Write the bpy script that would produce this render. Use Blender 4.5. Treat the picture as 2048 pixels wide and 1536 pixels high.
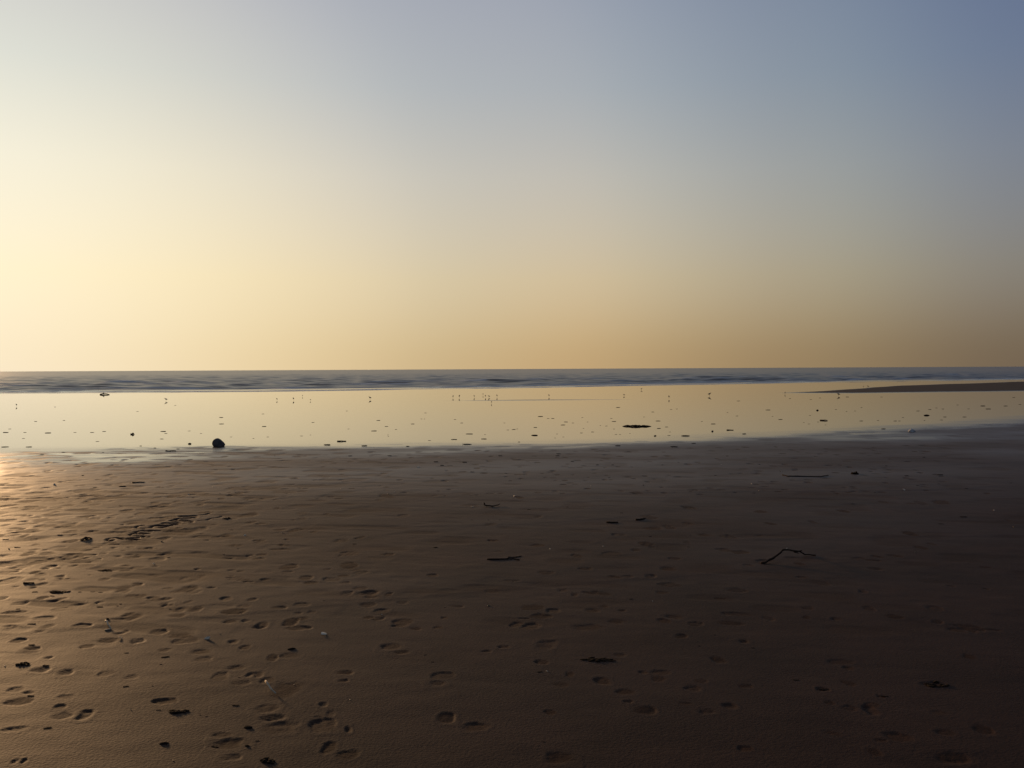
import bpy, bmesh, math, random
import numpy as np
from mathutils import Vector, Matrix

# ------------------------------------------------------------------ camera, sky, sun, exposure
scene = bpy.context.scene
for o in list(bpy.data.objects):
    bpy.data.objects.remove(o, do_unlink=True)
C = scene.collection

W0, H0 = 2048.0, 1536.0
CAM_H = 1.6
HFOV = math.radians(60.0)
F = (W0 / 2) / math.tan(HFOV / 2)
PITCH = math.atan(30.0 / F)
ROLL = math.atan(10.0 / 2048.0)

cam_data = bpy.data.cameras.new("camera")
cam_data.sensor_width = 36.0
cam_data.lens = 18.0 / math.tan(HFOV / 2)
cam_data.clip_start = 0.05
cam_data.clip_end = 60000.0
cam = bpy.data.objects.new("camera", cam_data)
C.objects.link(cam)
fwd = Vector((0, math.cos(PITCH), -math.sin(PITCH)))
rgt0 = Vector((1, 0, 0))
up0 = rgt0.cross(fwd)
rgt = rgt0 * math.cos(ROLL) - up0 * math.sin(ROLL)
up = rgt.cross(fwd)
M3 = Matrix((rgt, up, -fwd)).transposed()
cam.matrix_world = Matrix.Translation((0, 0, CAM_H)) @ M3.to_4x4()
scene.camera = cam

SUN_AZ = math.radians(-35.0)      # from +Y towards +X
SUN_EL = math.radians(5.6)
world = bpy.data.worlds.new("World")
scene.world = world
world.use_nodes = True
wn = world.node_tree
wn.nodes.clear()
sky = wn.nodes.new("ShaderNodeTexSky")
sky.sky_type = 'NISHITA'
sky.sun_disc = False
sky.sun_elevation = SUN_EL
sky.sun_rotation = SUN_AZ
sky.altitude = 0.0
sky.air_density = 0.9
sky.dust_density = 4.5
sky.ozone_density = 2.07
bg = wn.nodes.new("ShaderNodeBackground")
bg.inputs["Strength"].default_value = 0.12
wo = wn.nodes.new("ShaderNodeOutputWorld")
# hazy low sky: the lowest few degrees share the haze's brightness, highlights roll off, blue deepens with height, overhead tint warmed to light the ground
def wnode(kind, op=None):
    n = wn.nodes.new(kind)
    if op:
        n.operation = op
    return n
wtc = wnode("ShaderNodeTexCoord")
wsep = wnode("ShaderNodeSeparateXYZ")
wsq = wnode("ShaderNodeMath", 'MULTIPLY'); wadd = wnode("ShaderNodeMath", 'ADD'); wsr = wnode("ShaderNodeMath", 'SQRT')
wcom = wnode("ShaderNodeCombineXYZ"); wnrm = wnode("ShaderNodeVectorMath", 'NORMALIZE')
wn.links.new(wtc.outputs["Generated"], wsep.inputs[0])
wn.links.new(wsep.outputs[2], wsq.inputs[0]); wn.links.new(wsep.outputs[2], wsq.inputs[1])
wn.links.new(wsq.outputs[0], wadd.inputs[0]); wadd.inputs[1].default_value = 0.057 ** 2
wn.links.new(wadd.outputs[0], wsr.inputs[0])
wn.links.new(wsep.outputs[0], wcom.inputs[0]); wn.links.new(wsep.outputs[1], wcom.inputs[1]); wn.links.new(wsr.outputs[0], wcom.inputs[2])
wn.links.new(wcom.outputs[0], wnrm.inputs[0]); wn.links.new(wnrm.outputs[0], sky.inputs["Vector"])
wsc = wnode("ShaderNodeVectorMath", 'SCALE'); wsc.inputs["Scale"].default_value = 0.261
wn.links.new(sky.outputs[0], wsc.inputs[0])
wpl = wnode("ShaderNodeVectorMath", 'ADD'); wpl.inputs[1].default_value = (1, 1, 1)
wn.links.new(wsc.outputs[0], wpl.inputs[0])
wdv = wnode("ShaderNodeVectorMath", 'DIVIDE')
wn.links.new(wsc.outputs[0], wdv.inputs[0]); wn.links.new(wpl.outputs[0], wdv.inputs[1])
wrp = wnode("ShaderNodeValToRGB")
we = wrp.color_ramp.elements
SKY_TINT = [(0.0, (1.08, 0.99, 0.93)), (0.10, (1.15, 1.08, 0.925)), (0.21, (1.073, 1.096, 1.084)), (0.30, (0.93, 1.03, 1.14)), (0.40, (0.886, 0.974, 1.15)), (0.75, (0.97, 0.96, 1.02))]
we[0].position = 0.0; we[1].position = 0.75
for p_, c_ in SKY_TINT[1:-1]:
    we.new(p_)
for e_, (p_, c_) in zip(we, SKY_TINT):
    e_.position = p_; e_.color = (*[q / 1.3 for q in c_], 1)
wn.links.new(wsep.outputs[2], wrp.inputs[0])
wml = wnode("ShaderNodeVectorMath", 'MULTIPLY')
wn.links.new(wdv.outputs[0], wml.inputs[0]); wn.links.new(wrp.outputs[0], wml.inputs[1])
# forward-scattering haze: brightness against the angle from the sun
wdot = wnode("ShaderNodeVectorMath", 'DOT_PRODUCT')
wdot.inputs[1].default_value = (math.sin(SUN_AZ) * math.cos(SUN_EL), math.cos(SUN_AZ) * math.cos(SUN_EL), math.sin(SUN_EL))
wn.links.new(wtc.outputs["Generated"], wdot.inputs[0])
wr2 = wnode("ShaderNodeValToRGB")
w2 = wr2.color_ramp.elements
SUN_TINT = [(0.42, (0.90, 0.83, 0.94)), (0.60, (1.12, 1.05, 1.03)), (0.75, (1.19, 1.15, 1.11)), (0.88, (0.96, 1.0, 1.03)), (1.0, (0.934, 0.965, 0.94))]
w2[0].position = 0.42; w2[1].position = 1.0
for p_, c_ in SUN_TINT[1:-1]:
    w2.new(p_)
for e_, (p_, c_) in zip(w2, SUN_TINT):
    e_.position = p_; e_.color = (*[q / 1.3 for q in c_], 1)
wr2.color_ramp.interpolation = 'EASE'
wn.links.new(wdot.outputs["Value"], wr2.inputs[0])
wm2 = wnode("ShaderNodeVectorMath", 'MULTIPLY')
wn.links.new(wml.outputs[0], wm2.inputs[0]); wn.links.new(wr2.outputs[0], wm2.inputs[1])
wgn = wnode("ShaderNodeVectorMath", 'MULTIPLY')
wgn.inputs[1].default_value = tuple(1.3 * 1.3 * g_ / 0.12 for g_ in (1.053, 0.974, 0.903))
wn.links.new(wm2.outputs[0], wgn.inputs[0])
wn.links.new(wgn.outputs[0], bg.inputs["Color"])
wn.links.new(bg.outputs[0], wo.inputs["Surface"])

sun_data = bpy.data.lights.new("sun", 'SUN')
sun_data.energy = 3.5
sun_data.angle = math.radians(5.0)
sun_data.color = (1.0, 0.60, 0.29)
sun = bpy.data.objects.new("sun", sun_data)
C.objects.link(sun)
sdir = Vector((math.sin(SUN_AZ) * math.cos(SUN_EL), math.cos(SUN_AZ) * math.cos(SUN_EL), math.sin(SUN_EL)))
sun.rotation_euler = sdir.to_track_quat('Z', 'Y').to_euler()

vs = scene.view_settings
vs.view_transform = 'Standard'
vs.look = 'None'
vs.exposure = 0.0
vs.gamma = 1.0
vs.use_curve_mapping = False

rng = np.random.default_rng(11)
random.seed(5)

# ------------------------------------------------------------------ helpers
def hash2(ix, iy, seed):
    n = (ix.astype(np.int64) * 374761393 + iy.astype(np.int64) * 668265263 + seed * 1442695041) & 0xFFFFFFFF
    n = ((n ^ (n >> 13)) * 1274126177) & 0xFFFFFFFF
    n = n ^ (n >> 16)
    return (n & 0xFFFFFF).astype(np.float64) / float(0xFFFFFF)

def vnoise(x, y, seed=0):
    ix, iy = np.floor(x), np.floor(y)
    fx, fy = x - ix, y - iy
    fx = fx * fx * fx * (fx * (fx * 6 - 15) + 10)
    fy = fy * fy * fy * (fy * (fy * 6 - 15) + 10)
    a = hash2(ix, iy, seed); b = hash2(ix + 1, iy, seed)
    c = hash2(ix, iy + 1, seed); d = hash2(ix + 1, iy + 1, seed)
    return (a * (1 - fx) + b * fx) * (1 - fy) + (c * (1 - fx) + d * fx) * fy * 1.0

def fbm(x, y, seed=0, octv=3):
    s, a, t = 0.0, 1.0, 0.0
    for i in range(octv):
        s = s + a * (vnoise(x * 2 ** i + 17.3 * i, y * 2 ** i - 9.1 * i, seed + i) - 0.5)
        t += a; a *= 0.5
    return s / t * 2

def sstep(a, b, x):
    t = np.clip((x - a) / (b - a), 0, 1)
    return t * t * (3 - 2 * t)

def ext_interp(x, xs, ys):
    xs = np.asarray(xs, float); ys = np.asarray(ys, float)
    r = np.interp(x, xs, ys)
    k0 = (ys[1] - ys[0]) / (xs[1] - xs[0]); k1 = (ys[-1] - ys[-2]) / (xs[-1] - xs[-2])
    r = np.where(x < xs[0], ys[0] + (x - xs[0]) * k0, r)
    return np.where(x > xs[-1], ys[-1] + (x - xs[-1]) * k1, r)

def wet_edge(x):      # where the standing film of water on the flat ends (towards the land)
    return ext_interp(x, [-60, -10.4, -5.4, 0, 6.2, 9.4, 15.9, 40], [16.5, 18.3, 19.5, 19.7, 21.3, 23, 27.5, 48])

def shore_y(x):       # the water's edge
    return ext_interp(x, [-90, -37, -19, 0, 26, 63, 140], [60, 64.5, 66.5, 75.7, 91.5, 109, 143])

def mesh_obj(name, verts, faces, mat=None, smooth=True, parent=None):
    me = bpy.data.meshes.new(name)
    me.from_pydata([tuple(v) for v in verts], [], faces)
    me.update()
    if smooth:
        me.polygons.foreach_set("use_smooth", [True] * len(me.polygons))
    if mat:
        me.materials.append(mat)
    o = bpy.data.objects.new(name, me)
    C.objects.link(o)
    if parent:
        o.parent = parent
    return o

def grid_mesh(name, X, Y, Z, mat, attrs, wrap=False):
    nr, nc = X.shape
    n = nr * nc
    co = np.empty((n, 3), np.float32)
    co[:, 0] = X.ravel(); co[:, 1] = Y.ravel(); co[:, 2] = Z.ravel()
    cc = nc if wrap else nc - 1
    i = np.arange(nr - 1)[:, None] * nc
    j = np.arange(cc)[None, :]
    j1 = (j + 1) % nc
    q = np.stack([i + j, i + nc + j, i + nc + j1, i + j1], -1).reshape(-1, 4)
    q = q[:, ::-1]
    me = bpy.data.meshes.new(name)
    me.vertices.add(n)
    me.vertices.foreach_set("co", co.ravel())
    nf = len(q)
    me.loops.add(nf * 4)
    me.loops.foreach_set("vertex_index", q.astype(np.int32).ravel())
    me.polygons.add(nf)
    me.polygons.foreach_set("loop_start", np.arange(nf, dtype=np.int32) * 4)
    me.polygons.foreach_set("use_smooth", np.ones(nf, bool))
    me.update(calc_edges=True)
    for k, v in attrs.items():
        a = me.attributes.new(k, 'FLOAT', 'POINT')
        a.data.foreach_set("value", v.astype(np.float32).ravel())
    me.materials.append(mat)
    me.validate()
    o = bpy.data.objects.new(name, me)
    C.objects.link(o)
    return o

def new_mat(name):
    m = bpy.data.materials.new(name)
    m.use_nodes = True
    nt = m.node_tree
    b = nt.nodes["Principled BSDF"]
    return m, nt, b

def simple_mat(name, c1, c2, scale, rough, bump=0.0, spec=0.4):
    m, nt, b = new_mat(name)
    tc = nt.nodes.new("ShaderNodeTexCoord")
    oi = nt.nodes.new("ShaderNodeObjectInfo")
    add = nt.nodes.new("ShaderNodeVectorMath"); add.operation = 'ADD'
    mul = nt.nodes.new("ShaderNodeMath"); mul.operation = 'MULTIPLY'; mul.inputs[1].default_value = 50.0
    nt.links.new(oi.outputs["Random"], mul.inputs[0])
    nt.links.new(tc.outputs["Object"], add.inputs[0]); nt.links.new(mul.outputs[0], add.inputs[1])
    nz = nt.nodes.new("ShaderNodeTexNoise"); nz.inputs["Scale"].default_value = scale; nz.inputs["Detail"].default_value = 5
    nt.links.new(add.outputs[0], nz.inputs["Vector"])
    cr = nt.nodes.new("ShaderNodeValToRGB")
    cr.color_ramp.elements[0].position = 0.3; cr.color_ramp.elements[0].color = (*c1, 1)
    cr.color_ramp.elements[1].position = 0.7; cr.color_ramp.elements[1].color = (*c2, 1)
    nt.links.new(nz.outputs[0], cr.inputs[0]); nt.links.new(cr.outputs[0], b.inputs["Base Color"])
    b.inputs["Roughness"].default_value = rough
    b.inputs["Specular IOR Level"].default_value = spec
    if bump:
        bp = nt.nodes.new("ShaderNodeBump"); bp.inputs["Strength"].default_value = 0.6; bp.inputs["Distance"].default_value = bump
        nt.links.new(nz.outputs[0], bp.inputs["Height"]); nt.links.new(bp.outputs[0], b.inputs["Normal"])
    return m

# ------------------------------------------------------------------ materials
def make_sand():
    m, nt, b = new_mat("beach_sand")
    L = nt.links.new
    tc = nt.nodes.new("ShaderNodeTexCoord")
    wet = nt.nodes.new("ShaderNodeAttribute"); wet.attribute_name = "wet"
    # colour: damp brown sand, darker where soaked, with fine mottling
    n1 = nt.nodes.new("ShaderNodeTexNoise"); n1.inputs["Scale"].default_value = 1.3; n1.inputs["Detail"].default_value = 6
    n2 = nt.nodes.new("ShaderNodeTexNoise"); n2.inputs["Scale"].default_value = 160; n2.inputs["Detail"].default_value = 3
    L(tc.outputs["Object"], n1.inputs["Vector"]); L(tc.outputs["Object"], n2.inputs["Vector"])
    mx = nt.nodes.new("ShaderNodeMath"); mx.operation = 'MULTIPLY_ADD'; mx.inputs[1].default_value = 0.5
    L(n2.outputs[0], mx.inputs[0]); 
    h = nt.nodes.new("ShaderNodeMath"); h.operation = 'MULTIPLY'; h.inputs[1].default_value = 0.5
    L(n1.outputs[0], h.inputs[0]); L(h.outputs[0], mx.inputs[2])
    cr = nt.nodes.new("ShaderNodeValToRGB")
    cr.color_ramp.elements[0].position = 0.40; cr.color_ramp.elements[0].color = (0.0225, 0.0120, 0.0078, 1)
    cr.color_ramp.elements[1].position = 0.60; cr.color_ramp.elements[1].color = (0.042, 0.0220, 0.0142, 1)
    L(mx.outputs[0], cr.inputs[0])
    wc = nt.nodes.new("ShaderNodeMix"); wc.data_type = 'RGBA'
    wr = nt.nodes.new("ShaderNodeMapRange"); wr.inputs[1].default_value = 0.3; wr.inputs[2].default_value = 0.8
    L(wet.outputs["Fac"], wr.inputs[0]); L(wr.outputs[0], wc.inputs[0])
    L(cr.outputs[0], wc.inputs[6]); wc.inputs[7].default_value = (0.05, 0.035, 0.022, 1)
    L(wc.outputs[2], b.inputs["Base Color"])
    # gloss from wetness
    rr = nt.nodes.new("ShaderNodeValToRGB")
    el = rr.color_ramp.elements
    el[0].position = 0.0; el[0].color = (0.82,) * 3 + (1,)
    el[1].position = 1.0; el[1].color = (0.03,) * 3 + (1,)
    for p, v in ((0.25, 0.66), (0.45, 0.60), (0.6, 0.49), (0.72, 0.22), (0.78, 0.10), (0.88, 0.035)):
        e = el.new(p); e.color = (v, v, v, 1)
    L(wet.outputs["Fac"], rr.inputs[0])
    # churned sand (prints, dents, drained bars) is rougher and drier than the packed surface
    sc = nt.nodes.new("ShaderNodeAttribute"); sc.attribute_name = "scuff"
    rm = nt.nodes.new("ShaderNodeMix"); rm.data_type = 'FLOAT'
    L(sc.outputs["Fac"], rm.inputs[0]); L(rr.outputs[0], rm.inputs[2]); rm.inputs[3].default_value = 0.95
    L(rm.outputs[0], b.inputs["Roughness"])
    ri = nt.nodes.new("ShaderNodeMapRange"); ri.inputs[1].default_value = 0.2; ri.inputs[2].default_value = 0.5
    ri.inputs[3].default_value = 1.19; ri.inputs[4].default_value = 1.48
    L(wet.outputs["Fac"], ri.inputs[0]); 
    im = nt.nodes.new("ShaderNodeMix"); im.data_type = 'FLOAT'
    L(sc.outputs["Fac"], im.inputs[0]); L(ri.outputs[0], im.inputs[2]); im.inputs[3].default_value = 1.10
    L(im.outputs[0], b.inputs["IOR"])
    # warm light put into the sheen's tint, strongest on the drier sand
    tn = nt.nodes.new("ShaderNodeMix"); tn.data_type = 'RGBA'
    wt = nt.nodes.new("ShaderNodeMapRange"); wt.inputs[1].default_value = 0.2; wt.inputs[2].default_value = 0.5
    L(wet.outputs["Fac"], wt.inputs[0]); L(wt.outputs[0], tn.inputs[0]); tn.inputs[6].default_value = (1.0, 0.76, 0.60, 1); tn.inputs[7].default_value = (1, 0.95, 0.87, 1)
    L(tn.outputs[2], b.inputs["Specular Tint"])
    # grain relief, drowned under the film
    n3 = nt.nodes.new("ShaderNodeTexNoise"); n3.inputs["Scale"].default_value = 70; n3.inputs["Detail"].default_value = 4
    L(tc.outputs["Object"], n3.inputs["Vector"])
    st = nt.nodes.new("ShaderNodeMapRange"); st.inputs[1].default_value = 0.0; st.inputs[2].default_value = 0.6
    st.inputs[3].default_value = 0.55; st.inputs[4].default_value = 0.0
    L(wet.outputs["Fac"], st.inputs[0])
    bp = nt.nodes.new("ShaderNodeBump"); bp.inputs["Distance"].default_value = 0.004
    L(st.outputs[0], bp.inputs["Strength"]); L(n3.outputs[0], bp.inputs["Height"])
    L(bp.outputs[0], b.inputs["Normal"])
    return m

def make_water():
    m, nt, b = new_mat("sea_water")
    L = nt.links.new
    tc = nt.nodes.new("ShaderNodeTexCoord")
    foam = nt.nodes.new("ShaderNodeAttribute"); foam.attribute_name = "foam"
    mp = nt.nodes.new("ShaderNodeMapping"); mp.inputs["Rotation"].default_value = (0, 0, math.radians(-28)); mp.inputs["Scale"].default_value = (0.35, 1.0, 1.0)
    L(tc.outputs["Object"], mp.inputs["Vector"])
    na = nt.nodes.new("ShaderNodeTexNoise"); na.inputs["Scale"].default_value = 0.5; na.inputs["Detail"].default_value = 4
    nb = nt.nodes.new("ShaderNodeTexNoise"); nb.inputs["Scale"].default_value = 0.05; nb.inputs["Detail"].default_value = 3
    L(mp.outputs[0], na.inputs["Vector"]); L(mp.outputs[0], nb.inputs["Vector"])
    b1 = nt.nodes.new("ShaderNodeBump"); b1.inputs["Distance"].default_value = 0.2; b1.inputs["Strength"].default_value = 0.7
    b2 = nt.nodes.new("ShaderNodeBump"); b2.inputs["Distance"].default_value = 1.5; b2.inputs["Strength"].default_value = 0.6
    L(na.outputs[0], b1.inputs["Height"]); L(nb.outputs[0], b2.inputs["Height"]); L(b1.outputs[0], b2.inputs["Normal"])
    L(b2.outputs[0], b.inputs["Normal"])
    ca = nt.nodes.new("ShaderNodeAttribute"); ca.attribute_name = "calm"
    for bn, full, low in ((b1, 0.7, 0.04), (b2, 0.6, 0.0)):
        cs = nt.nodes.new("ShaderNodeMapRange"); cs.inputs[3].default_value = full; cs.inputs[4].default_value = low
        L(ca.outputs["Fac"], cs.inputs[0]); L(cs.outputs[0], bn.inputs["Strength"])
    mc = nt.nodes.new("ShaderNodeMix"); mc.data_type = 'RGBA'
    L(foam.outputs["Fac"], mc.inputs[0])
    mc.inputs[6].default_value = (0.115, 0.09, 0.066, 1); mc.inputs[7].default_value = (0.75, 0.72, 0.68, 1)
    L(mc.outputs[2], b.inputs["Base Color"])
    mr = nt.nodes.new("ShaderNodeMapRange"); cm = nt.nodes.new("ShaderNodeAttribute"); cm.attribute_name = "calm"
    cr = nt.nodes.new("ShaderNodeMapRange"); cr.inputs[3].default_value = 0.35; cr.inputs[4].default_value = 0.12
    L(cm.outputs["Fac"], cr.inputs[0]); L(cr.outputs[0], mr.inputs[3]); mr.inputs[4].default_value = 0.7
    L(foam.outputs["Fac"], mr.inputs[0]); L(mr.outputs[0], b.inputs["Roughness"])
    b.inputs["IOR"].default_value = 1.33
    b.inputs["Specular Tint"].default_value = (1, 0.85, 0.66, 1)
    return m

M_SAND = make_sand()
M_WATER = make_water()
M_WEED = simple_mat("dark_weed", (0.010, 0.007, 0.005), (0.028, 0.020, 0.013), 30, 0.95, 0.002, 0.03)
M_WOOD = simple_mat("wet_driftwood", (0.015, 0.010, 0.008), (0.040, 0.028, 0.019), 25, 0.9, 0.002, 0.06)
M_STRAW = simple_mat("pale_straw", (0.33, 0.25, 0.15), (0.5, 0.4, 0.27), 40, 0.7, 0.0005)
M_SHELL = simple_mat("bleached_shell", (0.48, 0.38, 0.25), (0.70, 0.57, 0.40), 60, 0.5, 0.0005)
M_TANSHELL = simple_mat("tan_shell", (0.35, 0.2, 0.1), (0.6, 0.42, 0.26), 60, 0.5, 0.0005)
M_ROCK = simple_mat("brown_rock", (0.05, 0.04, 0.036), (0.12, 0.09, 0.08), 8, 0.85, 0.01, 0.3)
M_PALEROCK = simple_mat("pale_rock", (0.16, 0.15, 0.13), (0.55, 0.52, 0.48), 7, 0.85, 0.006, 0.3)
M_FEATHER = simple_mat("grey_feathers", (0.04, 0.035, 0.03), (0.12, 0.10, 0.09), 30, 0.8)
M_LEG = simple_mat("bird_leg", (0.02, 0.016, 0.012), (0.04, 0.03, 0.02), 30, 0.6)

# ------------------------------------------------------------------ the beach sheet (polar grid, finest near the viewer)
R = np.concatenate([
    np.array([0.15, 0.5, 1.0, 1.5, 2.0, 2.4, 2.7]),
    np.exp(np.linspace(math.log(2.9), math.log(24.0), 760)),
    1.0 / np.linspace(1 / 24.2, 1 / 140.0, 150),
    np.array([160, 190, 240, 320, 450.0])])
TH = np.concatenate([
    np.radians(np.linspace(-180, -60, 30, endpoint=False)),
    np.radians(np.linspace(-60, -36, 60, endpoint=False)),
    np.radians(np.linspace(-36, 36, 1000, endpoint=False)),
    np.radians(np.linspace(36, 60, 60, endpoint=False)),
    np.radians(np.linspace(60, 180, 30, endpoint=False))])
RR, TT = np.meshgrid(R, TH, indexing='ij')
GX = RR * np.sin(TT); GY = RR * np.cos(TT)

def base_z(x, y):
    t = np.clip((wet_edge(x) - y) / 16.0, 0, 1.6)
    return 0.085 * t * t

SD = GY - wet_edge(GX)                        # metres seaward of the film's edge
SDN = SD + 0.9 * fbm(GX * 0.12, GY * 0.35, 3, 3) + 0.4 * fbm(GX * 0.3, GY * 1.1, 4, 2) + 0.3 * fbm(GX * 0.8, GY * 2.2, 5, 2)
WET = np.where(SDN > 0, 0.76 + 0.24 * sstep(0, 2.6, SDN), 0.78 * np.exp(SDN / 11.0) * sstep(-26, -2, SDN) ** 0.35)
WET = np.where(SDN <= 0, np.minimum(WET, 0.76 - 0.17 * sstep(0, 2.4, -SDN)), WET)

GZ = base_z(GX, GY)
WET = np.where(SDN < -1.5, WET * (1 + 0.45 * fbm(GX * 0.22 + GY * 0.05, GY * 0.5 - GX * 0.1, 11, 3)), WET)
LAND = sstep(0.3, -1.2, SDN)                  # 1 on the damp sand, 0 under the film
NEAR = LAND * (RR < 32)
# gentle swells of the surface and wind/backwash streaks along the shore
u = GX * 0.97 - GY * 0.22; v = GX * 0.22 + GY * 0.97
GZ += NEAR * (0.004 * fbm(u * 0.25, v * 0.5, 21, 3) + 0.0016 * fbm(u * 0.9, v * 2.6, 31, 3) + 0.0010 * fbm(u * 6, v * 9, 37, 2))
# faint stepped lines left by the last washes of the tide
for c0, sl, sd in ((5.2, 0.10, 1), (7.6, -0.06, 2), (9.0, 0.16, 3), (11.5, 0.05, 4), (13.2, 0.12, 5), (15.0, 0.02, 6), (6.3, 0.2, 7)):
    cy = c0 + sl * GX + 0.9 * fbm(GX * 0.16 + sd * 3.1, GX * 0 + sd, 90 + sd, 2)
    st_ = sstep(0.0, 0.10, GY - cy) * sstep(1.6, 0.3, GY - cy)
    GZ += NEAR * 0.0022 * st_ * sstep(0.42, 0.6, vnoise(GX * 0.3 + sd * 5, GX * 0 + sd, 95 + sd))
# trampled, pitted strip: dashes and dents
tramp = NEAR * sstep(3.5, 6.5, RR) * (0.35 + 0.65 * sstep(2.0, -7.0, GX)) 
d1 = vnoise(u * 2.6, v * 5.0, 51); d2 = vnoise(u * 4.5, v * 7.0, 52)
GZ -= tramp * (0.005 * sstep(0.6, 0.9, d1) + 0.003 * sstep(0.6, 0.88, d2))
GZ += tramp * 0.0018 * fbm(u * 4, v * 7, 61, 3)
# faint residual wetness differences on the flat
FLAT = 1 - LAND
WET -= FLAT * (0.03 + 0.10 * sstep(34, 50, GY)) * sstep(0.05, 0.5, fbm(u * 0.04, v * 0.35, 71, 3))

SCUFF = np.zeros_like(GZ)
# low sand bars standing out of the film
def add_bar(pts, height, wetval, soft, scuffval):
    """pts: list of (x, ynear, yfar) describing a low bank"""
    global GZ, WET
    xs = [p[0] for p in pts]
    inx = (GX > xs[0] - 5) & (GX < xs[-1] + 20)
    yn = np.interp(GX, xs, [p[1] for p in pts]); yf = np.interp(GX, xs, [p[2] for p in pts])
    wob = soft * 1.2 * fbm(GX * 0.15, GY * 0.3, 81, 3)
    e = np.minimum(GY - yn, yf - GY) + wob * 0.4
    k = sstep(-soft * 0.3, soft, e) * inx * (GX > xs[0])
    GZ += height * k
    WET = WET * (1 - k) + wetval * k
    SCUFF[...] = np.maximum(SCUFF, k * scuffval)

add_bar([(16.5, 56.0, 56.05), (18.5, 55.2, 57.5), (21, 54.4, 60.0), (24, 55.0, 64.0), (29, 56, 70.5), (33, 57.0, 76), (43, 60, 84), (51, 66, 91), (70, 75, 104), (120, 110, 128)], 0.05, 0.48, 1.6, 0.62)
add_bar([(-5, 45.0, 45.05), (-2, 44.6, 45.7), (1.5, 44.6, 46.4), (4, 44.9, 46.2), (7.5, 45.4, 45.5)], 0.006, 0.66, 0.5, 0.1)
# sea bed
SH = (GY - shore_y(GX)) * 0.85
GZ -= 0.03 * np.clip(SH, 0, 60)
WET = np.clip(WET, 0, 1)

def grid_index(x, y):
    r = math.hypot(x, y); t = math.atan2(x, y)
    i = np.clip(np.searchsorted(R, r) - 1, 0, len(R) - 2)
    j = np.clip(np.searchsorted(TH, t) - 1, 0, len(TH) - 2)
    return i, j, (r - R[i]) / (R[i + 1] - R[i]), (t - TH[j]) / (TH[j + 1] - TH[j])

def ground_z(x, y):
    i, j, a, b = grid_index(x, y)
    return float((GZ[i, j] * (1 - a) + GZ[i + 1, j] * a) * (1 - b) + (GZ[i, j + 1] * (1 - a) + GZ[i + 1, j + 1] * a) * b)

def at(px, py):
    """ground point seen at photo pixel (px, py)"""
    d = (fwd * F + rgt * (px - W0 / 2) - up * (py - H0 / 2)).normalized()
    z = 0.0
    p = None
    for _ in range(4):
        t = (z - CAM_H) / d.z
        p = Vector((0, 0, CAM_H)) + d * t
        z = ground_z(p.x, p.y) if math.hypot(p.x, p.y) < 400 else 0.0
    return Vector((p.x, p.y, z))

def window(x, y, rad):
    r = math.hypot(x, y); t = math.atan2(x, y); dt = rad / r
    i0 = np.searchsorted(R, r - rad); i1 = np.searchsorted(R, r + rad) + 1
    j0 = np.searchsorted(TH, t - dt); j1 = np.searchsorted(TH, t + dt) + 1
    return slice(max(i0, 0), i1), slice(max(j0, 0), j1)

def stamp_pad(px, py, wpx, hpx, depth=0.012, tilt=0.0):
    p = at(px, py); d = p.y
    a = 0.5 * wpx * d / F
    b = min(0.5 * hpx * d * d / (CAM_H * F), a * 2.2, 0.2)
    b = max(b, a * 0.45)
    s = window(p.x, p.y, max(a, b) * 1.7)
    dx = GX[s] - p.x; dy = GY[s] - p.y
    ca, sa = math.cos(tilt), math.sin(tilt)
    ex = (dx * ca + dy * sa) / a; ey = (-dx * sa + dy * ca) / b
    seed = int(px * 7 + py * 13) % 9999
    # sole outline: squarer than an ellipse, ragged, deeper at one end, edges slumped
    pw = 2.6
    q = (np.abs(ex) ** pw + np.abs(ey) ** pw) ** (1 / pw)
    q = q * (1 + 0.45 * fbm(dx * 11, dy * 11, seed, 3)) + 0.12 * fbm(dx * 40, dy * 40, seed + 9, 2)
    e0 = 1.12 + 0.12 * math.sin(seed); e1 = 0.72 + 0.2 * math.cos(seed * 1.7)
    hole = sstep(e0, e1, q)
    lean = 0.65 + 0.45 * np.clip(ex * math.cos(seed) + ey * math.sin(seed), -1, 1)
    rim = np.exp(-((q - 1.4) / 0.25) ** 2)
    if seed % 3:                      # tread ridges pressed by the sole
        GZ[s] += 0.0007 * hole * NEAR[s] * np.sin((dx * math.sin(tilt + 0.3) + dy * math.cos(tilt + 0.3)) * 2 * math.pi / 0.022)
    GZ[s] += (-depth * hole * lean * (0.85 + 0.5 * fbm(dx * 30, dy * 30, seed + 3, 2)) + 0.12 * depth * rim) * NEAR[s]
    SCUFF[s] = np.maximum(SCUFF[s], hole * NEAR[s] * (0.22 + 0.3 * math.sin(seed * 2.3) ** 2))

def stamp_line(pix, width, depth):
    pts = [at(*q) for q in pix]
    for a, b in zip(pts[:-1], pts[1:]):
        mid = (a + b) / 2; L = (b - a).length
        s = window(mid.x, mid.y, L / 2 + width * 3)
        dx = GX[s] - a.x; dy = GY[s] - a.y
        ux, uy = (b.x - a.x) / max(L, 1e-6), (b.y - a.y) / max(L, 1e-6)
        t = np.clip(dx * ux + dy * uy, 0, L)
        q = np.hypot(dx - t * ux, dy - t * uy) / width
        g = -depth * np.exp(-q ** 2 * 1.2)
        rim = 0.15 * depth * np.exp(-((q - 1.7) / 0.5) ** 2)
        GROOVE[s] = np.minimum(GROOVE[s], g); RIM[s] = np.maximum(RIM[s], rim)

SCUFF[...] = np.maximum(SCUFF, 0.4 * tramp * sstep(0.6, 0.9, d1))
GROOVE = np.zeros_like(GZ); RIM = np.zeros_like(GZ)
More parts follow.
